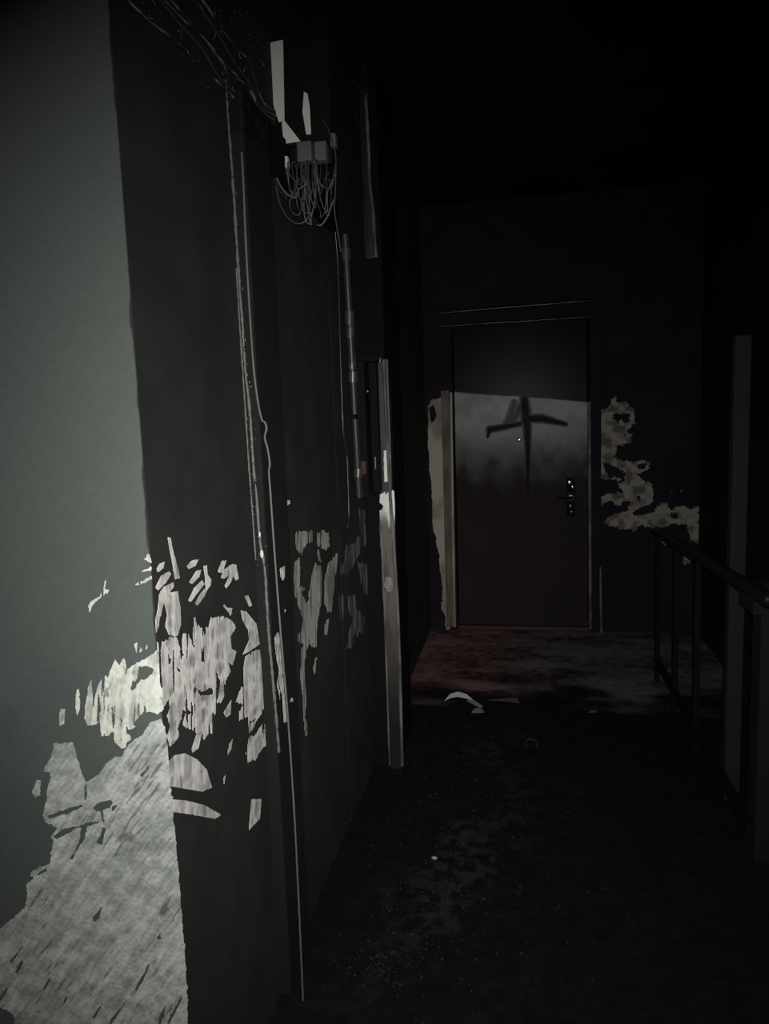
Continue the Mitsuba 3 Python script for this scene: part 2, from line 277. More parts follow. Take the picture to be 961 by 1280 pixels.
   [[1241,924,1267,906,1320,895,1318,881,1275,896,1245,912],[1144,1024,1155,1007,1151,996,1144,1002],[1168,1007,1187,973,1173,977],[1185,906,1228,883,1224,880,1191,892,1174,892],[1337,926,1354,894,1340,870,1327,861],[1278,989,1285,958,1273,966],[1125,1093,1145,1087,1136,1061,1115,1064],[1195,1037,1197,1015,1205,997,1196,1000,1189,1025],[1398,920,1459,882,1484,887,1469,865,1432,856,1408,843,1388,859,1414,884],[1293,904,1305,901,1307,888,1296,891],[1508,725,1576,719,1558,712,1519,714],[1486,748,1536,742,1523,738]]),
}

def mark_shapes(name, res, amp, across, along, lean=0.0, seed=0, fine=0.35, drop=12.0, holes=0.0):
    """The outlines of one wall (added and cut-out ones), frayed by noise drawn out along the strokes, as polygons in metres."""
    add, cut = [[np.array(q, float).reshape(-1, 2) / 1000 for q in g] for g in MARKS[name]]
    lo = np.min([q.min(0) for q in add], axis=0) - 0.02
    hi = np.max([q.max(0) for q in add], axis=0) + 0.02
    u, v = np.arange(lo[0], hi[0], res), np.arange(lo[1], hi[1], res)
    uu, vv = np.meshgrid(u, v)
    field = np.zeros(uu.shape, bool)
    for group, value in ((add, True), (cut, False)):
        for q in group:
            poly = Polygon(q).buffer(0)
            a, b = q.min(0), q.max(0)
            i0, i1 = np.searchsorted(u, [a[0], b[0]]); j0, j1 = np.searchsorted(v, [a[1], b[1]])
            sub = (slice(j0, j1 + 1), slice(i0, i1 + 1))
            field[sub] = np.where(shapely.contains_xy(poly, uu[sub], vv[sub]), value, field[sub])
    sdf = (distance_transform_edt(field) - distance_transform_edt(~field)) * res
    s = uu - lean * vv
    n1 = meshkit.fbm(np.stack([s * across, vv * along, 0 * s + seed], -1), 3, seed) - 0.5
    n2 = meshkit.fbm(np.stack([uu * 260, vv * 170, 0 * s], -1), 2, seed + 5) - 0.5
    solid = np.minimum(sdf, amp * 3) + amp * (2 * n1 + 2 * fine * n2) > 0
    if holes:
        n3 = meshkit.fbm(np.stack([s * across * 1.1, vv * along * 0.7, 0 * s + 3], -1), 4, seed + 11)
        solid &= n3 + np.maximum(sdf - amp, 0) * 6 > holes
    on = np.pad(solid, 1).astype(np.int8)
    rows, st = np.nonzero(np.diff(on, axis=1) == 1)
    en = np.nonzero(np.diff(on, axis=1) == -1)[1]
    shape = unary_union(shapely.box(st, rows, en, rows + 1)).buffer(0.6).buffer(-0.7).simplify(0.4)
    shape = shapely.affinity.affine_transform(shape, [res, 0, 0, res, u[0] - res * 1.0, v[0] - res * 1.5])
    return [g for g in getattr(shape, "geoms", [shape]) if g.area > drop * 1e-6], None

def lay(polys, plane, at, depth=0.0008):
    """Extrudes polygons (u, v) onto the wall: plane 'y' has u = x, facing -y; plane 'x' has u = y, facing +x."""
    ms = []
    for g in polys:
        if plane == "x":
            g = g.intersection(sbox(NEAR_Y + 0.002, 0, BACK_Y, H))
        if g.geom_type != "Polygon" or g.is_empty:
            g = max(getattr(g, "geoms", [g]), key=lambda q: q.area)
        if g.is_empty:
            continue
        try:
            m = trimesh.creation.extrude_polygon(g, depth, engine="earcut")
        except Exception:
            continue
        w = m.vertices.copy()
        m.vertices = np.stack([w[:, 0], at - w[:, 2], w[:, 1]], -1) if plane == "y" else np.stack([at + w[:, 2], w[:, 0], w[:, 1]], -1)
        trimesh.repair.fix_normals(m)
        ms.append(m)
    return ms

def bare(parent, name, mark, material, plane, at, small=60.0, label=None, **kw):
    polys, _ = mark_shapes(mark, **kw)
    polys.sort(key=lambda g: -g.area)
    big = [g for g in polys if g.area > small * 1e-6]
    for g in big:
        for m in lay([g], plane, at):
            obj(name, m, material, parent)
    rest = lay([g for g in polys if g.area <= small * 1e-6], plane, at)
    if rest:
        obj(name + "_specks", cat_mesh(rest), material, parent, kind="stuff", label="specks of bared plaster")

# ------------------------------------------------------------------ the setting
H = 2.72
NEAR_Y, LEFT_X, LEAF_X, BACK_Y, RIGHT_X = 1.107, -0.60, -0.601, 4.8, 1.085
LEAF0, LEAF1, LEAF_TOP = 1.765, 2.36, 2.02

k = obj("floor", bx(-2.2, 2.4, -1.2, 5.1, -0.12, 0.0), "floor_ash", kind="structure", label="dark floor under soot and trodden ash")
obj("ceiling", bx(-2.2, 2.4, -1.2, 5.1, H, H + 0.1), "soot_black", kind="structure", label="soot-black ceiling above the corridor")

def ragged_corner():
    """The near wall as a slab whose outer edge is slightly chipped."""
    z = np.linspace(0, H, 200)
    e = LEFT_X - 0.003 * np.clip(meshkit.fbm(np.stack([z * 22, 0 * z, 0 * z], -1), 3, 4) - 0.52, 0, 1) * 4
    pts = [(-2.2, 0)] + list(zip(e, z)) + [(-2.2, H)]
    m = trimesh.creation.extrude_polygon(Polygon(pts), 0.003, engine="earcut")
    w = m.vertices.copy()
    m.vertices = np.stack([w[:, 0], NEAR_Y + 0.003 - w[:, 2], w[:, 1]], -1)
    trimesh.repair.fix_normals(m)
    return m
def near_wall():
    skin = ragged_corner()
    return cat_mesh([skin, bx(-2.2, -0.801, NEAR_Y + 0.003, NEAR_Y + 0.2, 0, H)])
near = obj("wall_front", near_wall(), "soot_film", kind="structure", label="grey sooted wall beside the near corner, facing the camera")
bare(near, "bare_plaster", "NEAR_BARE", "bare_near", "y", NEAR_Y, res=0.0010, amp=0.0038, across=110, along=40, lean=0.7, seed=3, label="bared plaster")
bare(near, "wiped_patch", "NEAR_SMEAR", "smear_near", "y", NEAR_Y, res=0.0008, amp=0.0030, across=230, along=26, lean=0.1, seed=8, drop=2.5, small=25, holes=0.30)

# left wall of the corridor, with the opening of the door in it
def left_wall():
    out = Polygon([(NEAR_Y + 0.0035, 0), (NEAR_Y + 0.0035, H), (BACK_Y, H), (BACK_Y, 0)]).difference(sbox(LEAF0 - 0.06, -0.01, LEAF1 + 0.03, LEAF_TOP + 0.03))
    m = trimesh.creation.extrude_polygon(out, 0.2, engine="earcut")
    w = m.vertices.copy()
    m.vertices = np.stack([LEFT_X - 0.2 + w[:, 2], w[:, 0], w[:, 1]], -1)
    trimesh.repair.fix_normals(m)
    return m
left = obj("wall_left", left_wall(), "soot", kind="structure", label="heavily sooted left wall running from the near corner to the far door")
bare(left, "wiped_patch", "LEFT_MASS", "smear_left", "x", LEFT_X, res=0.0011, amp=0.0055, across=95, along=14, lean=0.1, seed=21, drop=4, small=60, holes=0.375)
bare(left, "wiped_stroke", "LEFT", "smear_left", "x", LEFT_X, res=0.0010, amp=0.0016, across=90, along=30, lean=0.1, seed=23, drop=3, small=20)
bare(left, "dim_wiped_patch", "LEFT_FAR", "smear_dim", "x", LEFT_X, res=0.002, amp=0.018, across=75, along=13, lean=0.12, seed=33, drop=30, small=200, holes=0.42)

DX0, DX1, DZ1 = -0.415, 0.425, 1.985
def back_wall():
    out = sbox(-0.8, 0, RIGHT_X + 0.2, H).difference(sbox(DX0 - 0.03, -0.01, DX1 + 0.03, DZ1 + 0.03))
    m = trimesh.creation.extrude_polygon(out, 0.2, engine="earcut")
    w = m.vertices.copy()
    m.vertices = np.stack([w[:, 0], BACK_Y + 0.2 - w[:, 2], w[:, 1]], -1)
    trimesh.repair.fix_normals(m)
    return m
back = obj("wall_back", back_wall(), "soot_black", kind="structure", label="soot-black end wall of the corridor around the steel door")
bare(back, "bare_plaster", "BACK", "plaster_back", "y", BACK_Y, res=0.0035, amp=0.014, across=38, along=42, lean=0.0, seed=41, drop=60, small=400, fine=1.2)
obj("wall_right", bx(RIGHT_X, RIGHT_X + 0.2, -1.2, BACK_Y, 0, H), "soot_black", kind="structure", label="soot-black right wall behind the railing")
obj("wall_rear", bx(-2.2, 2.4, -1.2, -1.1, 0, H), "soot_black", kind="structure", label="dark wall behind the camera")
obj("wall_side", bx(-2.3, -2.2, -1.2, NEAR_Y, 0, H), "soot_black", kind="structure", label="dark wall left of the camera, outside the frame")

# far door: steel leaf, lock plate, peephole
d1 = "door_1"; used[d1] = 0
tag(d1, "dark steel door at the corridor's end, a soot cross wiped on its pale upper half", "door", kind="structure")
obj("leaf", rbx(DX0 + 0.004, DX1 - 0.004, BACK_Y + 0.0, BACK_Y + 0.05, 0.03, DZ1 - 0.004, 0.006), "door_paint", d1, smooth=35)
obj("threshold", rbx(DX0, DX1, BACK_Y - 0.012, BACK_Y + 0.08, 0.0, 0.028, 0.005), "reddish_char", d1, smooth=35, label="low scorched threshold")
def ring_y(x, y, z, r, tube_r, n=20):
    m = trimesh.creation.torus(r, tube_r, major_sections=n, minor_sections=8)
    m.apply_transform(trimesh.transformations.rotation_matrix(math.pi / 2, [1, 0, 0])); m.apply_translation((x, y, z)); return m
def cyl_y(x, y0, y1, z, r, n=20):
    m = trimesh.creation.cylinder(r, y1 - y0, sections=n)
    m.apply_transform(trimesh.transformations.rotation_matrix(math.pi / 2, [1, 0, 0])); m.apply_translation((x, (y0 + y1) / 2, z)); return m
YF = BACK_Y
lp = obj("lock_plate", rbx(0.288, 0.340, YF - 0.010, YF + 0.002, 0.752, 0.998, 0.005), "dark_metal", d1, smooth=35, label="dark lock plate")
obj("upper_keyhole_cover", cat_mesh([rbx(0.296, 0.320, YF - 0.022, YF - 0.008, 0.956, 0.984, 0.006), rbx(0.316, 0.335, YF - 0.020, YF - 0.008, 0.928, 0.953, 0.006)]), "chrome", lp, smooth=35, label="chrome keyhole cover")
hd = obj("knob_rose", cat_mesh([ring_y(0.315, YF - 0.014, 0.875, 0.019, 0.006), cyl_y(0.315, YF - 0.012, YF - 0.005, 0.875, 0.02)]), "chrome", lp, smooth=35, label="round chrome rose")
def lathe_y(prof, x, y, z, n=18):
    m = trimesh.creation.revolve(np.array(prof), sections=n)
    m.apply_transform(trimesh.transformations.rotation_matrix(math.pi / 2, [1, 0, 0])); m.apply_translation((x, y, z)); trimesh.repair.fix_normals(m); return m
obj("handle", cat_mesh([lathe_y([(0, 0), (0.008, 0), (0.008, 0.025), (0.012, 0.032), (0.009, 0.042), (0, 0.044)], 0.315, YF - 0.012, 0.875), tube(np.array([[0.312, YF - 0.045, 0.876], [0.29, YF - 0.05, 0.877], [0.235, YF - 0.048, 0.874]]), 0.008, 8)]), "dark_metal", lp, smooth=40, label="dark lever handle")
obj("lower_keyhole_cover", cat_mesh([lathe_y([(0, 0), (0.013, 0), (0.012, 0.008), (0.006, 0.012), (0, 0.0125)], 0.318, YF - 0.009, 0.782), rbx(0.305, 0.318, YF - 0.016, YF - 0.008, 0.808, 0.83, 0.004)]), "chrome", lp, smooth=40, label="chrome lower keyhole cover")
obj("peephole", cat_mesh([ring_y(-0.002, YF - 0.003, 1.247, 0.012, 0.004), lathe_y([(0, 0), (0.009, 0), (0.006, 0.004), (0, 0.005)], -0.002, YF, 1.247)]), "chrome", d1, smooth=40, label="small round peephole")

# its frame
t1 = "trim_1"; used[t1] = 0
tag(t1, "scorched wooden casing around the far steel door", "door frame", kind="structure")
def warped_board(x0, x1, z0, z1, y0, y1, amp, seed, n=60, left_only=True):
    """A board whose left edge is eaten by fire."""
    z = np.linspace(z0, z1, n)
    e = x0 + amp * (meshkit.fbm(np.stack([z * 6, 0 * z, 0 * z], -1), 4, seed) - 0.3)
    pts = list(zip(e, z)) + [(x1, z1), (x1, z0)]
    m = trimesh.creation.extrude_polygon(Polygon(pts).buffer(0), y1 - y0, engine="earcut")
    w = m.vertices.copy()
    m.vertices = np.stack([w[:, 0], y1 - w[:, 2], w[:, 1]], -1)
    trimesh.repair.fix_normals(m)
    return m
lb = obj("side_board", warped_board(-0.59, DX0 - 0.002, 0.0, DZ1 + 0.06, BACK_Y - 0.012, BACK_Y + 0.03, 0.02, 5), "soot_black", t1, label="left casing board, charred along its outer edge")
for m in lay(mark_shapes("BACK_LEFT", res=0.003, amp=0.012, across=40, along=14, seed=50, drop=60)[0], "y", BACK_Y - 0.012, 0.0015):
    obj("unburnt_paint", m, "casing_back", lb)
obj("inner_strip", rbx(-0.492, -0.440, BACK_Y - 0.018, BACK_Y, 0.02, 1.575, 0.003), "casing_brown", lb, smooth=40, label="scorched brown inner strip")
mat("casing_brown", lambda p, n, uv: MX((0.20, 0.165, 0.125), (0.115, 0.092, 0.07), SS(0.3, 0.7, FB(p.x * 30, p.y * 30, p.z * 7, 3))), 0.6, 0.25)
obj("edge_bead", tube(np.array([[-0.438, BACK_Y - 0.018, 0.02], [-0.434, BACK_Y - 0.018, 0.8], [-0.428, BACK_Y - 0.018, 1.56]]), 0.009, 10), "casing_back", lb, smooth=True, label="rounded inner bead")
rb = obj("side_board", rbx(DX1 + 0.004, DX1 + 0.075, BACK_Y - 0.012, BACK_Y + 0.03, 0.0, DZ1 + 0.06, 0.004), "soot_black", t1, smooth=35)
mat("bead_pale", lambda p, n, uv: MX((0.19, 0.175, 0.155), (0.08, 0.072, 0.066), SS(0.35, 0.65, FB(p.x * 20, p.y * 20, p.z * 9, 3))), 0.5, 0.4)  # mottled pale tone for the beads along the right board
obj("edge_bead", tube(np.array([[DX1 + 0.010, BACK_Y - 0.014, 0.02], [DX1 + 0.006, BACK_Y - 0.014, 0.7], [DX1 + 0.002, BACK_Y - 0.014, 1.47]]), 0.010, 10, 0.2, 3, 30), "bead_pale", rb, smooth=True)
obj("edge_bead", tube(np.array([[DX1 + 0.078, BACK_Y - 0.013, 0.0], [DX1 + 0.073, BACK_Y - 0.013, 0.30], [DX1 + 0.072, BACK_Y - 0.013, 0.43]]), 0.007, 8, 0.3, 4, 30), "bead_pale", rb, smooth=True)
hb = obj("head_board", rbx(-0.59, DX1 + 0.08, BACK_Y - 0.014, BACK_Y + 0.03, DZ1, DZ1 + 0.10, 0.004), "soot_black", t1, smooth=35)
xs = np.linspace(-0.50, 0.44, 48)
wv = lambda s: 0.006 * (meshkit.fbm(np.stack([xs * 5, 0 * xs, 0 * xs], -1), 3, s) - 0.5)
obj("moulding", tube(np.stack([xs, 0 * xs + BACK_Y - 0.018, 2.058 + 0.024 * (xs + 0.5) + wv(1)], -1), 0.010, 10, 0.5, 7, 14), "char_gloss", hb, smooth=True, label="upper charred moulding of the frame head")
obj("moulding", tube(np.stack([xs, 0 * xs + BACK_Y - 0.018, 1.976 + 0.006 * (xs + 0.5) + wv(2)], -1), 0.008, 10, 0.5, 9, 14), "char_gloss", hb, smooth=True, label="lower charred moulding of the frame head")

# door in the left wall, flush and black, with its near casing
d2 = "door_2"; used[d2] = 0
tag(d2, "flat sooted door in the left wall with wiped streaks on its lower half", "door", kind="structure")
lf = obj("leaf", bx(LEAF_X - 0.04, LEAF_X, LEAF0 - 0.02, LEAF1 + 0.028, 0.01, LEAF_TOP + 0.02), "soot", d2)
bare(lf, "wiped_patch", "LEAF", "smear_leaf", "x", LEAF_X, res=0.0014, amp=0.0085, across=95, along=13, lean=0.12, seed=61, drop=10, small=100, holes=0.40)
mat("smear_leaf", lambda p, n, uv: MX((0.33, 0.32, 0.30), (0.16, 0.155, 0.147), SS(0.36, 0.68, streaks(p, 9, 45, 0.1))), 0.9, 0.1)
t2 = "trim_2"; used[t2] = 0
tag(t2, "charred casing of the door in the left wall, cables running down its edge", "door frame", kind="structure")
CY, CX = 1.588, -0.571
def charred_board(y0, y1, x0, x1, z0, z1, seed):
    """A casing board with a rounded, fire-crazed front."""
    m = rbx(x0, x1, y0, y1, z0, z1, 0.006, 12)
    m = m.subdivide_to_size(0.03)
    q = meshkit.fbm(m.vertices * 40, 3, seed) - 0.5
    m.vertices[:, 0] += 0.004 * q * (m.vertices[:, 0] > (x0 + x1) / 2)
    return m
near_c = obj("side_board", charred_board(CY, LEAF0, LEFT_X - 0.05, CX, 0, LEAF_TOP + 0.10, 3), "char_board", t2, smooth=40)
bare(near_c, "wiped_patch", "CASING", "smear_left", "x", CX + 0.001, res=0.0012, amp=0.004, across=110, along=25, seed=71, drop=5, small=40, holes=0.42)
obj("head_board", rbx(LEFT_X - 0.05, CX, CY, LEAF1 + 0.09, LEAF_TOP, LEAF_TOP + 0.10, 0.006), "charcoal", t2, smooth=40)

# upright strip where the left wall's boxing ends
t3 = "trim_3"; used[t3] = 0
tag(t3, "upright strip beside the meter box, pale and broken at waist height", "wall trim", kind="structure")
obj("boxing", bx(LEFT_X, -0.500, 2.815, 3.20, 0, H), "charcoal", t3, label="soot-black boxing behind the strip")
lo = obj("lower_strip", rbx(-0.532, -0.482, 2.79, 2.83, 0.0, 1.635, 0.005), "strip_soot", t3, smooth=40)
mat("strip_soot", lambda p, n, uv: MX((0.010, 0.009, 0.009), (0.022, 0.020, 0.019), FB(p.x * 30, p.y * 30, p.z * 8, 3)), 0.42, 0.5)
for m in lay(mark_shapes("STRIP", res=0.0018, amp=0.0035, across=90, along=30, seed=77, drop=20)[0], "y", 2.789, 0.002):
    obj("unburnt_paint", m, "strip_paint", lo)
obj("edge_bead", tube(smooth_path([(-0.500, 2.787, 1.630), (-0.493, 2.786, 1.175), (-0.482, 2.786, 0.86), (-0.476, 2.786, 0.54), (-0.480, 2.786, 0.02)], 14), 0.0062, 10, 0.25, 2, 25), "bead_highlight", lo, smooth=True)
obj("edge_bead", tube(smooth_path([(-0.5315, 2.787, 1.0), (-0.530, 2.786, 0.67), (-0.531, 2.786, 0.21), (-0.531, 2.786, 0.02)], 14), 0.0038, 8, 0.35, 6, 25), "bead_highlight", lo, smooth=True)
obj("bracket", cat_mesh([rbx(-0.524, -0.492, 2.772, 2.79, 0.735, 0.800, 0.010), ring_y(-0.508, 2.772, 0.768, 0.014, 0.006)]), "strip_bracket", lo, smooth=40, label="small rounded pale fitting")
mat("strip_bracket", (0.26, 0.245, 0.21), 0.5, 0.4)
mat("bead_highlight", lambda p, n, uv: MX((0.20, 0.195, 0.185), (0.07, 0.068, 0.064), SS(0.3, 0.66, FB(p.x * 20, p.y * 20, p.z * 7, 3))), 0.5, 0.4)  # highlight lines on the strip's edges, put into the colour as pale grey
up = obj("upper_strip", rbx(-0.560, -0.522, 2.79, 2.82, 2.0, 2.60, 0.005), "strip_soot", t3, smooth=40)
obj("edge_bead", tube(smooth_path([(-0.533, 2.787, 2.574), (-0.529, 2.786, 2.44), (-0.527, 2.784, 2.36), (-0.529, 2.785, 2.28), (-0.521, 2.787, 2.18), (-0.515, 2.787, 2.003)], 10), 0.0062, 10, 0.55, 8, 16), "bead_highlight", up, smooth=True)
obj("edge_bead", tube(np.array([[-0.553, 2.788, 2.28], [-0.549, 2.788, 2.18], [-0.544, 2.788, 2.06]]), 0.003, 8), "strip_soot", up, smooth=True)

# ------------------------------------------------------------------ things on the left wall
# cables down the casing
def cable(pts, r, material, label, group=None, rough=0.25, seed=0, n=8, freq=70, name="burnt_cable", cat="cable"):
    return obj(name, tube(smooth_path(pts, n), r, 8, rough, seed, freq), material, smooth=True, label=label, cat=cat, group=group)
A = [(-0.602, 1.579, 2.13), (-0.602, 1.579, 2.05), (-0.599, 1.579, 1.936), (-0.598, 1.579, 1.754), (-0.596, 1.579, 1.635), (-0.595, 1.579, 1.531), (-0.590, 1.579, 1.426), (-0.589, 1.579, 1.319), (-0.586, 1.579, 1.247), (-0.583, 1.579, 1.137), (-0.576, 1.579, 1.078), (-0.575, 1.579, 0.931), (-0.569, 1.579, 0.758), (-0.566, 1.579, 0.641)]
cable([(x + 0.002, y - 0.002, z) for x, y, z in A], 0.0030, "cable_ash", "crusted burnt cable left of the pair down the near door casing", rough=0.75, seed=3, n=24, freq=85)
A2 = [(-0.598, 1.573, 1.744), (-0.598, 1.573, 1.651), (-0.597, 1.573, 1.548), (-0.596, 1.573, 1.426), (-0.595, 1.573, 1.302), (-0.593, 1.573, 1.193), (-0.592, 1.573, 1.101)]
cable([(x - 0.001, y, z) for x, y, z in A2], 0.0018, "cable_ash", "short thin crusted wire touching the left side of the crusted cable", rough=0.9, seed=5, n=24, freq=90)
Bp = [(-0.575, 1.581, 1.983), (-0.575, 1.581, 1.918), (-0.577, 1.581, 1.803), (-0.577, 1.581, 1.651), (-0.575, 1.581, 1.531), (-0.570, 1.581, 1.461), (-0.563, 1.581, 1.418), (-0.556, 1.581, 1.411), (-0.553, 1.581, 1.397), (-0.558, 1.581, 1.381), (-0.557, 1.581, 1.368), (-0.554, 1.581, 1.357), (-0.551, 1.581, 1.336), (-0.550, 1.581, 1.315), (-0.553, 1.581, 1.300), (-0.552, 1.581, 1.246), (-0.549, 1.581, 1.063), (-0.544, 1.581, 0.874), (-0.539, 1.581, 0.720), (-0.536, 1.581, 0.482), (-0.537, 1.581, 0.235), (-0.539, 1.581, 0.0)]
cable(Bp, 0.0024, "cable_ash", "long thin cable with a kink, running down the casing to the floor", rough=0.25, seed=7, n=8, freq=30)
# crusted lumps of melted paint along that casing: too small to tell apart
rng = np.random.default_rng(5)
crust = []
for i in range(150):
    t = rng.uniform(0, len(A) - 1.001); a, f = int(t), t % 1
    q = np.array(A[a]) * (1 - f) + np.array(A[a + 1]) * f
    m = trimesh.creation.icosphere(1, rng.uniform(0.0012, 0.0034))
    m.apply_scale((1, 1, rng.uniform(1, 3)))
    m.apply_translation(q + rng.normal(0, 1, 3) * (0.006, 0.002, 0.01) + (0.0, -0.001, 0))
    crust.append(m)
crust = [m for m in crust if m.bounds[1][2] < 2.1]
obj("melted_crust", cat_mesh(crust), "char_gloss", t2, smooth=True, kind="stuff", label="crust of melted paint beads along the casing")
for (x, y, z, s) in ((-0.566, 1.578, 1.115, 0.006), (-0.568, 1.577, 1.16, 0.004)):
    m = trimesh.creation.icosphere(2, s); m.apply_scale((0.7, 0.6, 1.6)); m.apply_translation((x - 0.012, y - 0.004, z))
    obj("paint_flake", m, "white_chip", t2, smooth=True, label="pale paint flake")

# conduit pipe with couplings, and the wire left of it
pk = thing("conduit_pipe", "dark conduit pipe with couplings, ending above the wiped streaks left of the meter box", "pipe")
PX, PY = -0.572, 2.565
def zline(z0, z1, x0=PX, x1=PX, y0=PY, y1=PY, n=2):
    t = np.linspace(0, 1, n)[:, None]
    return (1 - t) * np.array([x0, y0, z0]) + t * np.array([x1, y1, z1])
obj("pipe", tube(zline(2.03, 1.13, PX, PX, 2.53, 2.60), 0.0125, 16), "pipe_metal", pk, smooth=40)
for z0, z1, r in ((1.945, 1.985, 0.0155), (1.735, 1.780, 0.0165), (1.690, 1.732, 0.0150), (1.585, 1.640, 0.0140), (1.540, 1.575, 0.0165), (1.205, 1.235, 0.0165)):
    y = 2.53 + (2.03 - z0) / 0.9 * 0.07
    obj("coupling", tube(zline(z1, z0, PX, PX, y, y), r, 16), "coupling_metal", pk, smooth=40)
for z in (1.90, 1.42):
    obj("clamp", rbx(LEFT_X - 0.001, PX + 0.012, 2.555 - 0.02, 2.56 + 0.02, z - 0.008, z + 0.008, 0.003), "dark_metal", pk, smooth=40)
cable([(-0.585, 2.417, 2.137), (-0.585, 2.449, 2.021), (-0.585, 2.466, 1.925), (-0.585, 2.459, 1.767), (-0.585, 2.452, 1.662), (-0.585, 2.446, 1.503), (-0.585, 2.445, 1.370), (-0.585, 2.480, 1.301), (-0.585, 2.485, 1.259), (-0.585, 2.479, 1.093), (-0.585, 2.446, 1.042)], 0.0034, "cable_gloss", "thin bent wire hanging just left of the conduit pipe", rough=0.3, seed=11, n=10, freq=40)

# meter box against the strip
mb = thing("meter_box", "blackened metal meter box on the left wall against the upright strip", "box")
obj("body", rbx(LEFT_X, -0.549, 2.66, 2.785, 1.12, 1.62, 0.004), "dark_metal", mb, smooth=40)
obj("front_frame", cat_mesh([rbx(-0.552, -0.522, 2.745, 2.788, 1.135, 1.635, 0.003), rbx(-0.59, -0.505, 2.70, 2.786, 1.618, 1.640, 0.003)]), "dark_metal", mb, smooth=40)
obj("corner_cap", rbx(-0.512, -0.499, 2.735, 2.748, 1.612, 1.640, 0.005), "coupling_metal", mb, smooth=40, label="worn shiny corner")
obj("screw", lathe_y([(0, 0), (0.005, 0), (0.004, 0.004), (0, 0.005)], -0.540, 2.658, 1.510), "coupling_metal", mb, smooth=40)
obj("latch", rbx(-0.540, -0.533, 2.735, 2.746, 1.22, 1.27, 0.002), "coupling_metal", mb, smooth=40, label="small worn latch")
obj("fuse_cover", rbx(-0.575, -0.553, 2.642, 2.662, 1.21, 1.26, 0.003), "reddish_char", mb, smooth=40, label="small reddish fuse cover")

# junction box over the left door, its cover burnt open, and the wires that hang out of it
jb = thing("junction_box", "burnt-open junction box over the left door with pale inner panels", "junction box")
def plate(pts, y, th=0.003):
    """A flat sheet from outline points (x, z), facing the camera side."""
    m = trimesh.creation.extrude_polygon(Polygon(pts).buffer(0.0008, join_style=1), th, engine="earcut")
    w = m.vertices.copy()
    m.vertices = np.stack([w[:, 0], y + th - w[:, 2], w[:, 1]], -1)
    trimesh.repair.fix_normals(m); return m
obj("back_plate", rbx(LEFT_X, -0.46, 1.93, 1.94, 2.06, 2.40, 0.003), "dark_metal", jb, smooth=40)
obj("side_panel", plate([(-0.611, 2.348), (-0.568, 2.352), (-0.574, 2.165), (-0.588, 2.162), (-0.600, 2.205)], 1.90), "white_plastic", jb, label="tall pale panel")
obj("bent_flap", plate([(-0.579, 2.160), (-0.573, 2.162), (-0.535, 2.110), (-0.577, 2.108)], 1.897), "white_plastic", jb, label="pale triangular flap")
obj("inner_rail", plate([(-0.519, 2.225), (-0.511, 2.220), (-0.507, 2.19), (-0.507, 2.125), (-0.518, 2.126), (-0.521, 2.15), (-0.525, 2.18)], 1.90), "white_plastic", jb, label="narrow pale rail")
obj("terminal_block", rbx(-0.542, -0.504, 1.888, 1.915, 2.058, 2.106, 0.003), "grey_plastic", jb, smooth=40)
obj("terminal_block", rbx(-0.497, -0.466, 1.888, 1.915, 2.055, 2.102, 0.003), "grey_plastic", jb, smooth=40)
obj("cross_bar", rbx(-0.60, -0.455, 1.905, 1.93, 2.104, 2.113, 0.002), "dark_metal", jb, smooth=40)
obj("connector", rbx(-0.583, -0.564, 1.880, 1.90, 2.044, 2.073, 0.003), "white_plastic", jb, smooth=40, label="small white connector")
obj("connector", rbx(-0.603, -0.591, 1.880, 1.90, 2.050, 2.070, 0.003), "grey_plastic", jb, smooth=40, label="small grey connector")
obj("side_terminal", rbx(-0.455, -0.440, 1.885, 1.91, 2.085, 2.118, 0.004), "grey_plastic", jb, smooth=40)
rng = np.random.default_rng(12)
def loop(x, z, w, h, y, lean=0.0, r=0.0022, i=0):
    """A wire that leaves the box, hangs in an uneven loop and comes back up."""
    g = np.random.default_rng(200 + i)
    t = np.linspace(0, np.pi, 7)
    top = g.uniform(0.4, 1.0)
    pts = [(x - w / 2 + g.normal(0, 0.003), y + 0.012, 2.054), (x - w / 2 + lean * 0.3, y + 0.005, z + 0.008)]
    pts += [(x - w / 2 * math.cos(a) + lean * math.sin(a) + g.normal(0, 0.0028), y + 0.008 * math.sin(3 * a + i), z - h * math.sin(a) ** 0.8 * (1 if a < 1.6 else top) + g.normal(0, 0.003)) for a in t[1:-1]]
    return pts + [(x + w / 2 + g.normal(0, 0.004), y + 0.01, z - h * (1 - top) + 0.01)]
hang = "burnt wire loops hanging from the junction box"
cable([(-0.606, 1.895, 2.10), (-0.604, 1.885, 2.06), (-0.598, 1.88, 2.03), (-0.585, 1.88, 2.00), (-0.570, 1.88, 1.98), (-0.553, 1.88, 1.972)], 0.0026, "cable_ash", "pale curved wire at the left edge of the hanging wire bundle", rough=0.3, seed=31)
cable([(-0.606, 1.89, 2.11), (-0.600, 1.875, 2.03), (-0.588, 1.873, 1.99), (-0.57, 1.873, 1.97)], 0.0022, "cable_gloss", "second curved wire from the left in the hanging wire bundle", rough=0.3, seed=32)
cable([(-0.598, 1.89, 2.035), (-0.597, 1.88, 2.00), (-0.588, 1.878, 1.955), (-0.566, 1.876, 1.918), (-0.540, 1.876, 1.905), (-0.518, 1.878, 1.918), (-0.512, 1.88, 1.95), (-0.52, 1.885, 1.99)], 0.0024, "cable_ash2", "largest hanging wire loop, lowest of the bundle under the junction box", rough=0.3, seed=33)
mat("cable_ash2", (0.050, 0.051, 0.048), 0.5, 0.6)
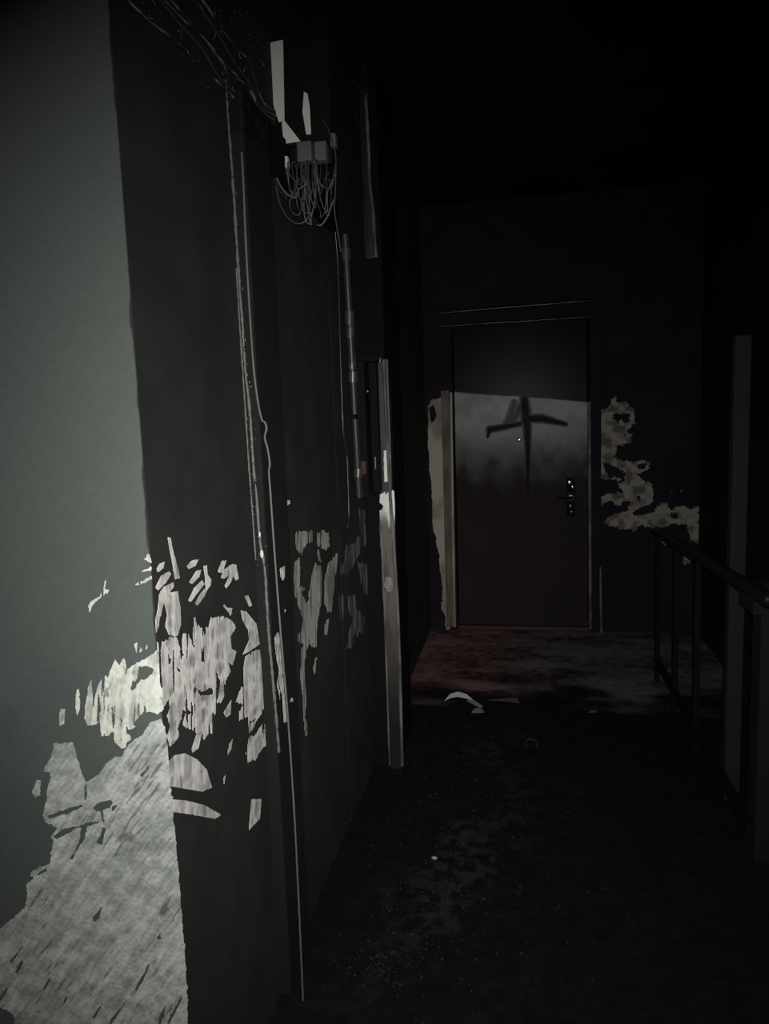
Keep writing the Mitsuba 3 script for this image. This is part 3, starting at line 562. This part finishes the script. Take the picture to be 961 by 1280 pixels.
cable([(-0.548, 1.89, 1.985), (-0.538, 1.872, 1.972), (-0.530, 1.87, 1.945), (-0.540, 1.87, 1.925), (-0.556, 1.87, 1.932), (-0.562, 1.872, 1.955), (-0.550, 1.874, 1.978)], 0.0018, "cable_ash2", "small closed ring of wire inside the largest hanging loop", rough=0.3, seed=34)
gen = np.random.default_rng(91)
for i in range(16):
    x, w, h = gen.uniform(-0.566, -0.464), gen.uniform(0.012, 0.05), gen.uniform(0.05, 0.135)
    if x < -0.53:
        h *= 0.6
    cable(loop(x, 2.038, w, h, 1.866 + 0.005 * (i % 5), gen.normal(0, 0.012), i=i), gen.uniform(0.0010, 0.0019), "cable_ash2" if i % 4 else "cable_ash", "burnt wire hanging in a tangled loop under the junction box", group=hang, rough=0.5, seed=40 + i, n=6)
cable([(-0.452, 1.89, 1.96), (-0.466, 1.872, 1.915), (-0.482, 1.868, 1.895), (-0.492, 1.868, 1.897)], 0.002, "cable_ash", "pale wire end curling up at the right bottom of the tangle", rough=0.3, seed=60)
cable([(-0.470, 1.89, 2.15), (-0.455, 1.88, 2.12), (-0.445, 1.88, 2.085), (-0.440, 1.88, 2.05), (-0.446, 1.885, 1.98), (-0.450, 1.885, 1.935), (-0.444, 1.885, 1.88), (-0.438, 1.885, 1.83)], 0.0019, "cable_ash2", "thin wire hanging down right of the junction box's terminals", rough=0.4, seed=61)
# wires along the wall, from the near corner to the junction box
run = "burnt wires strung along the top of the left wall"
for i in range(7):
    z = 2.085 + 0.022 * i + 0.006 * (i % 2)
    ys = np.linspace(1.16, 1.86, 9)
    sag = meshkit.fbm(np.stack([ys * 5, 0 * ys + i, 0 * ys], -1), 3, i) - 0.5
    pts = [(-0.592 + 0.006 * (i % 3) + 0.01 * s, y, z + 0.05 * s + (0.10 * max(0, (1.35 - y)) if i > 2 else 0)) for y, s in zip(ys, sag)]
    pts[-2] = (-0.594, 1.80, 2.10 + 0.012 * i)
    pts[-1] = (-0.597, 1.915, 2.12 + 0.012 * i)
    cable(pts, 0.0022 + 0.0006 * (i % 2), ("run_glints", "cable_ash2", "run_glints")[i % 3], "burnt wire strung along the top of the left wall to the junction box", group=run, rough=0.6, seed=70 + i, n=14, freq=60)
# scraps of insulation caught on those wires: nobody could count them
bits = []
for i in range(150):
    y, z, L = rng.uniform(1.2, 1.82), 2.06 + rng.uniform(0, 1) ** 1.4 * 0.28, rng.uniform(0.006, 0.03)
    d = rng.normal(0, 1, 3) * (0.15, 0.9, 0.6)
    q = np.array([rng.uniform(-0.596, -0.575), y, z])
    pts = [q, q + d * L * 0.4 + rng.normal(0, 0.15, 3) * L, q + d * L]
    pts = [(max(a[0], -0.597), a[1], a[2]) for a in pts]
    bits.append(tube(smooth_path(pts, 3), rng.uniform(0.0006, 0.0022), 5, 0.8, i, 150))
obj("charred_insulation", cat_mesh(bits), "cable_gloss", smooth=True, kind="stuff", label="charred scraps of insulation clinging among the wires over the left wall", cat="debris")
bits = []
for i in range(60):
    m = trimesh.creation.icosphere(1, rng.uniform(0.002, 0.006)); m.apply_scale((0.7, 1, rng.uniform(0.6, 2.0)))
    m.apply_translation((rng.uniform(-0.575, -0.535), 2.782, rng.uniform(2.42, 2.66)))
    bits.append(m)
obj("charred_flakes", cat_mesh(bits), "char_gloss", t3, smooth=True, kind="stuff", label="charred flakes at the strip's top")

# ------------------------------------------------------------------ railing on the right
ra = thing("stair_railing", "dark stair railing along the right side of the corridor, before the far plaster patch", "railing")
RX = 0.69
ys = np.linspace(2.2, 3.95, 12)
zs = 0.862 - 0.075 * (ys - 2.2) / 1.75
hr = trimesh.util.concatenate([tube(np.stack([0 * ys + RX, ys, zs], -1), 0.024, 14, 0.12, 4, 9)])
obj("handrail", hr, "rail_wood", ra, smooth=True)
for y in (3.90, 3.46, 3.05):
    z = 0.862 - 0.075 * (y - 2.2) / 1.75
    obj("baluster", rbx(RX - 0.012, RX + 0.012, y - 0.012, y + 0.012, 0.0, z, 0.003), "charcoal", ra, smooth=40)
obj("bottom_rail", rbx(RX - 0.014, RX + 0.014, 2.3, 3.92, 0.10, 0.13, 0.003), "charcoal", ra, smooth=40)
nk = obj("newel", rbx(0.700, 0.785, 2.30, 2.385, 0.0, 0.80, 0.006), "char_board", ra, smooth=40)
capm = trimesh.convex.convex_hull(np.array([(0.740 + sx * w, 2.342 + sy * w, z) for w, z in ((0.072, 0.80), (0.072, 0.835), (0.045, 0.872), (0.015, 0.884)) for sx in (-1, 1) for sy in (-1, 1)]))
obj("cap", capm, "char_board", nk)
obj("wooden_post", rbx(0.712, 0.765, 2.69, 2.74, 0.0, 1.645, 0.005), "post_wood", smooth=40, label="tall dark wooden post standing at the railing on the right", cat="post")

# ------------------------------------------------------------------ on the floor
def shard(pts, y_thick, curl, seed):
    g = Polygon(pts).buffer(0)
    m = trimesh.creation.extrude_polygon(g, y_thick, engine="earcut").subdivide().subdivide()
    c = m.vertices[:, :2].mean(0)
    d2_ = ((m.vertices[:, :2] - c) ** 2).sum(1)
    m.vertices[:, 2] += curl * d2_ + 0.002 * (meshkit.noise(m.vertices * 90, seed) - 0.5)
    return m
def place(m, x, y, rz, tilt=0.0):
    m.apply_transform(trimesh.transformations.rotation_matrix(tilt, [1, 0, 0]))
    m.apply_transform(trimesh.transformations.rotation_matrix(rz, [0, 0, 1]))
    m.apply_translation((x, y, -m.bounds[0][2] + 0.0005)); return m
cres = [(-0.065, -0.02), (-0.04, 0.02), (0.0, 0.035), (0.045, 0.022), (0.085, -0.012), (0.05, -0.004), (0.0, 0.002), (-0.04, -0.006)]
obj("plaster_shard", place(shard(cres, 0.004, -2.0, 1), -0.318, 3.54, -0.05, 0.5), "white_chip", smooth=30, label="bright curved plaster shard on the floor, leftmost of those before the far door", cat="shard")
obj("plaster_shard", place(shard([(-0.05, 0.01), (-0.01, 0.02), (0.05, -0.005), (0.04, -0.018), (0.0, -0.008)], 0.004, -2.5, 2), -0.235, 3.485, -0.4, 0.5), "white_chip2", smooth=30, label="narrow grey shard lying right beside the bright curved shard", cat="shard")
mat("white_chip2", (0.2, 0.2, 0.215), 0.6, 0.4)
obj("plaster_shard", place(shard([(-0.03, 0.0), (0.0, 0.022), (0.03, 0.01), (0.03, -0.015), (-0.01, -0.012)], 0.004, -3, 3), -0.215, 3.40, 0.5, 0.3), "white_chip2", smooth=30, label="small grey shard just in front of the narrow grey shard", cat="shard")
obj("plaster_shard", place(shard([(-0.09, 0.004), (-0.02, 0.010), (0.05, 0.020), (0.06, -0.014), (-0.01, -0.008)], 0.004, -1.0, 4), -0.075, 3.55, 0.0, 0.3), "shard_tan", smooth=30, label="long dull brown shard lying right of the white shards before the door", cat="shard")
mat("shard_tan", (0.09, 0.078, 0.076), 0.6, 0.4)
obj("plaster_chip", place(shard([(-0.008, -0.004), (-0.003, 0.006), (0.008, 0.004), (0.006, -0.007)], 0.004, -3, 5), -0.285, 2.205, -0.4), "white_chip", smooth=30, label="tiny bright chip alone on the dark floor before the left door's far end", cat="chip")
obj("plaster_chip", place(shard([(-0.022, -0.008), (-0.004, 0.012), (0.02, 0.006), (0.018, -0.01)], 0.006, -3, 6), 0.323, 3.46, 0.3), "shard_tan", smooth=30, label="small dull chip on the floor in front of the far door's lock side", cat="chip")
obj("plaster_chip", place(shard([(-0.02, -0.006), (-0.004, 0.01), (0.02, 0.008), (0.015, -0.008)], 0.005, -3, 7), -0.205, 3.70, 0.1), "shard_tan", smooth=30, label="small dull chip behind the shards, nearest the far door", cat="chip")
cr = smooth_path([(0.055, 3.04, 0.004), (0.058, 3.085, 0.012), (0.03, 3.10, 0.016), (0.01, 3.075, 0.010), (0.016, 3.035, 0.004)], 6)
obj("curled_scrap", tube(cr, 0.004, 8, 0.5, 2, 60), "ash_flake", smooth=True, label="small curled grey scrap on the floor below the shards", cat="scrap")

fl = []
rng = np.random.default_rng(77)
def flake(x, y, s):
    n = rng.integers(4, 7); a = np.sort(rng.uniform(0, 2 * np.pi, n)); r = s * rng.uniform(0.5, 1, n)
    top = np.stack([x + r * np.cos(a), y + r * np.sin(a), 0.001 + rng.uniform(0, 1, n) * s * 0.35], -1)
    v = np.vstack([top, [[x, y, 0.002 + s * 0.4]]])
    v2 = np.vstack([v, top * (1, 1, 0)])
    f = [(i, (i + 1) % n, n) for i in range(n)]
    for i in range(n):
        j = (i + 1) % n
        f += [(i, n + 1 + i, n + 1 + j), (i, n + 1 + j, j)]
    return trimesh.Trimesh(v2, f, process=False)
centres = [(-0.25, 2.9, 0.16, 0.22), (-0.27, 2.35, 0.14, 0.25), (-0.28, 1.95, 0.13, 0.18), (-0.36, 1.72, 0.06, 0.06), (-0.12, 2.05, 0.2, 0.2), (0.1, 2.5, 0.25, 0.5)]
for i in range(1800):
    c = centres[rng.choice(6, p=[0.17, 0.2, 0.24, 0.19, 0.1, 0.10])]
    x, y = rng.normal(c[0], c[2]), rng.normal(c[1], c[3])
    if not (-0.52 < x < 0.6 and 1.5 < y < 4.2):
        continue
    fl.append(flake(x, y, 0.0012 + 0.006 * rng.uniform() ** 5))
obj("ash_debris", cat_mesh(fl), "ash_flake", kind="stuff", label="fine grey ash and crumbs strewn over the corridor floor", cat="ash")
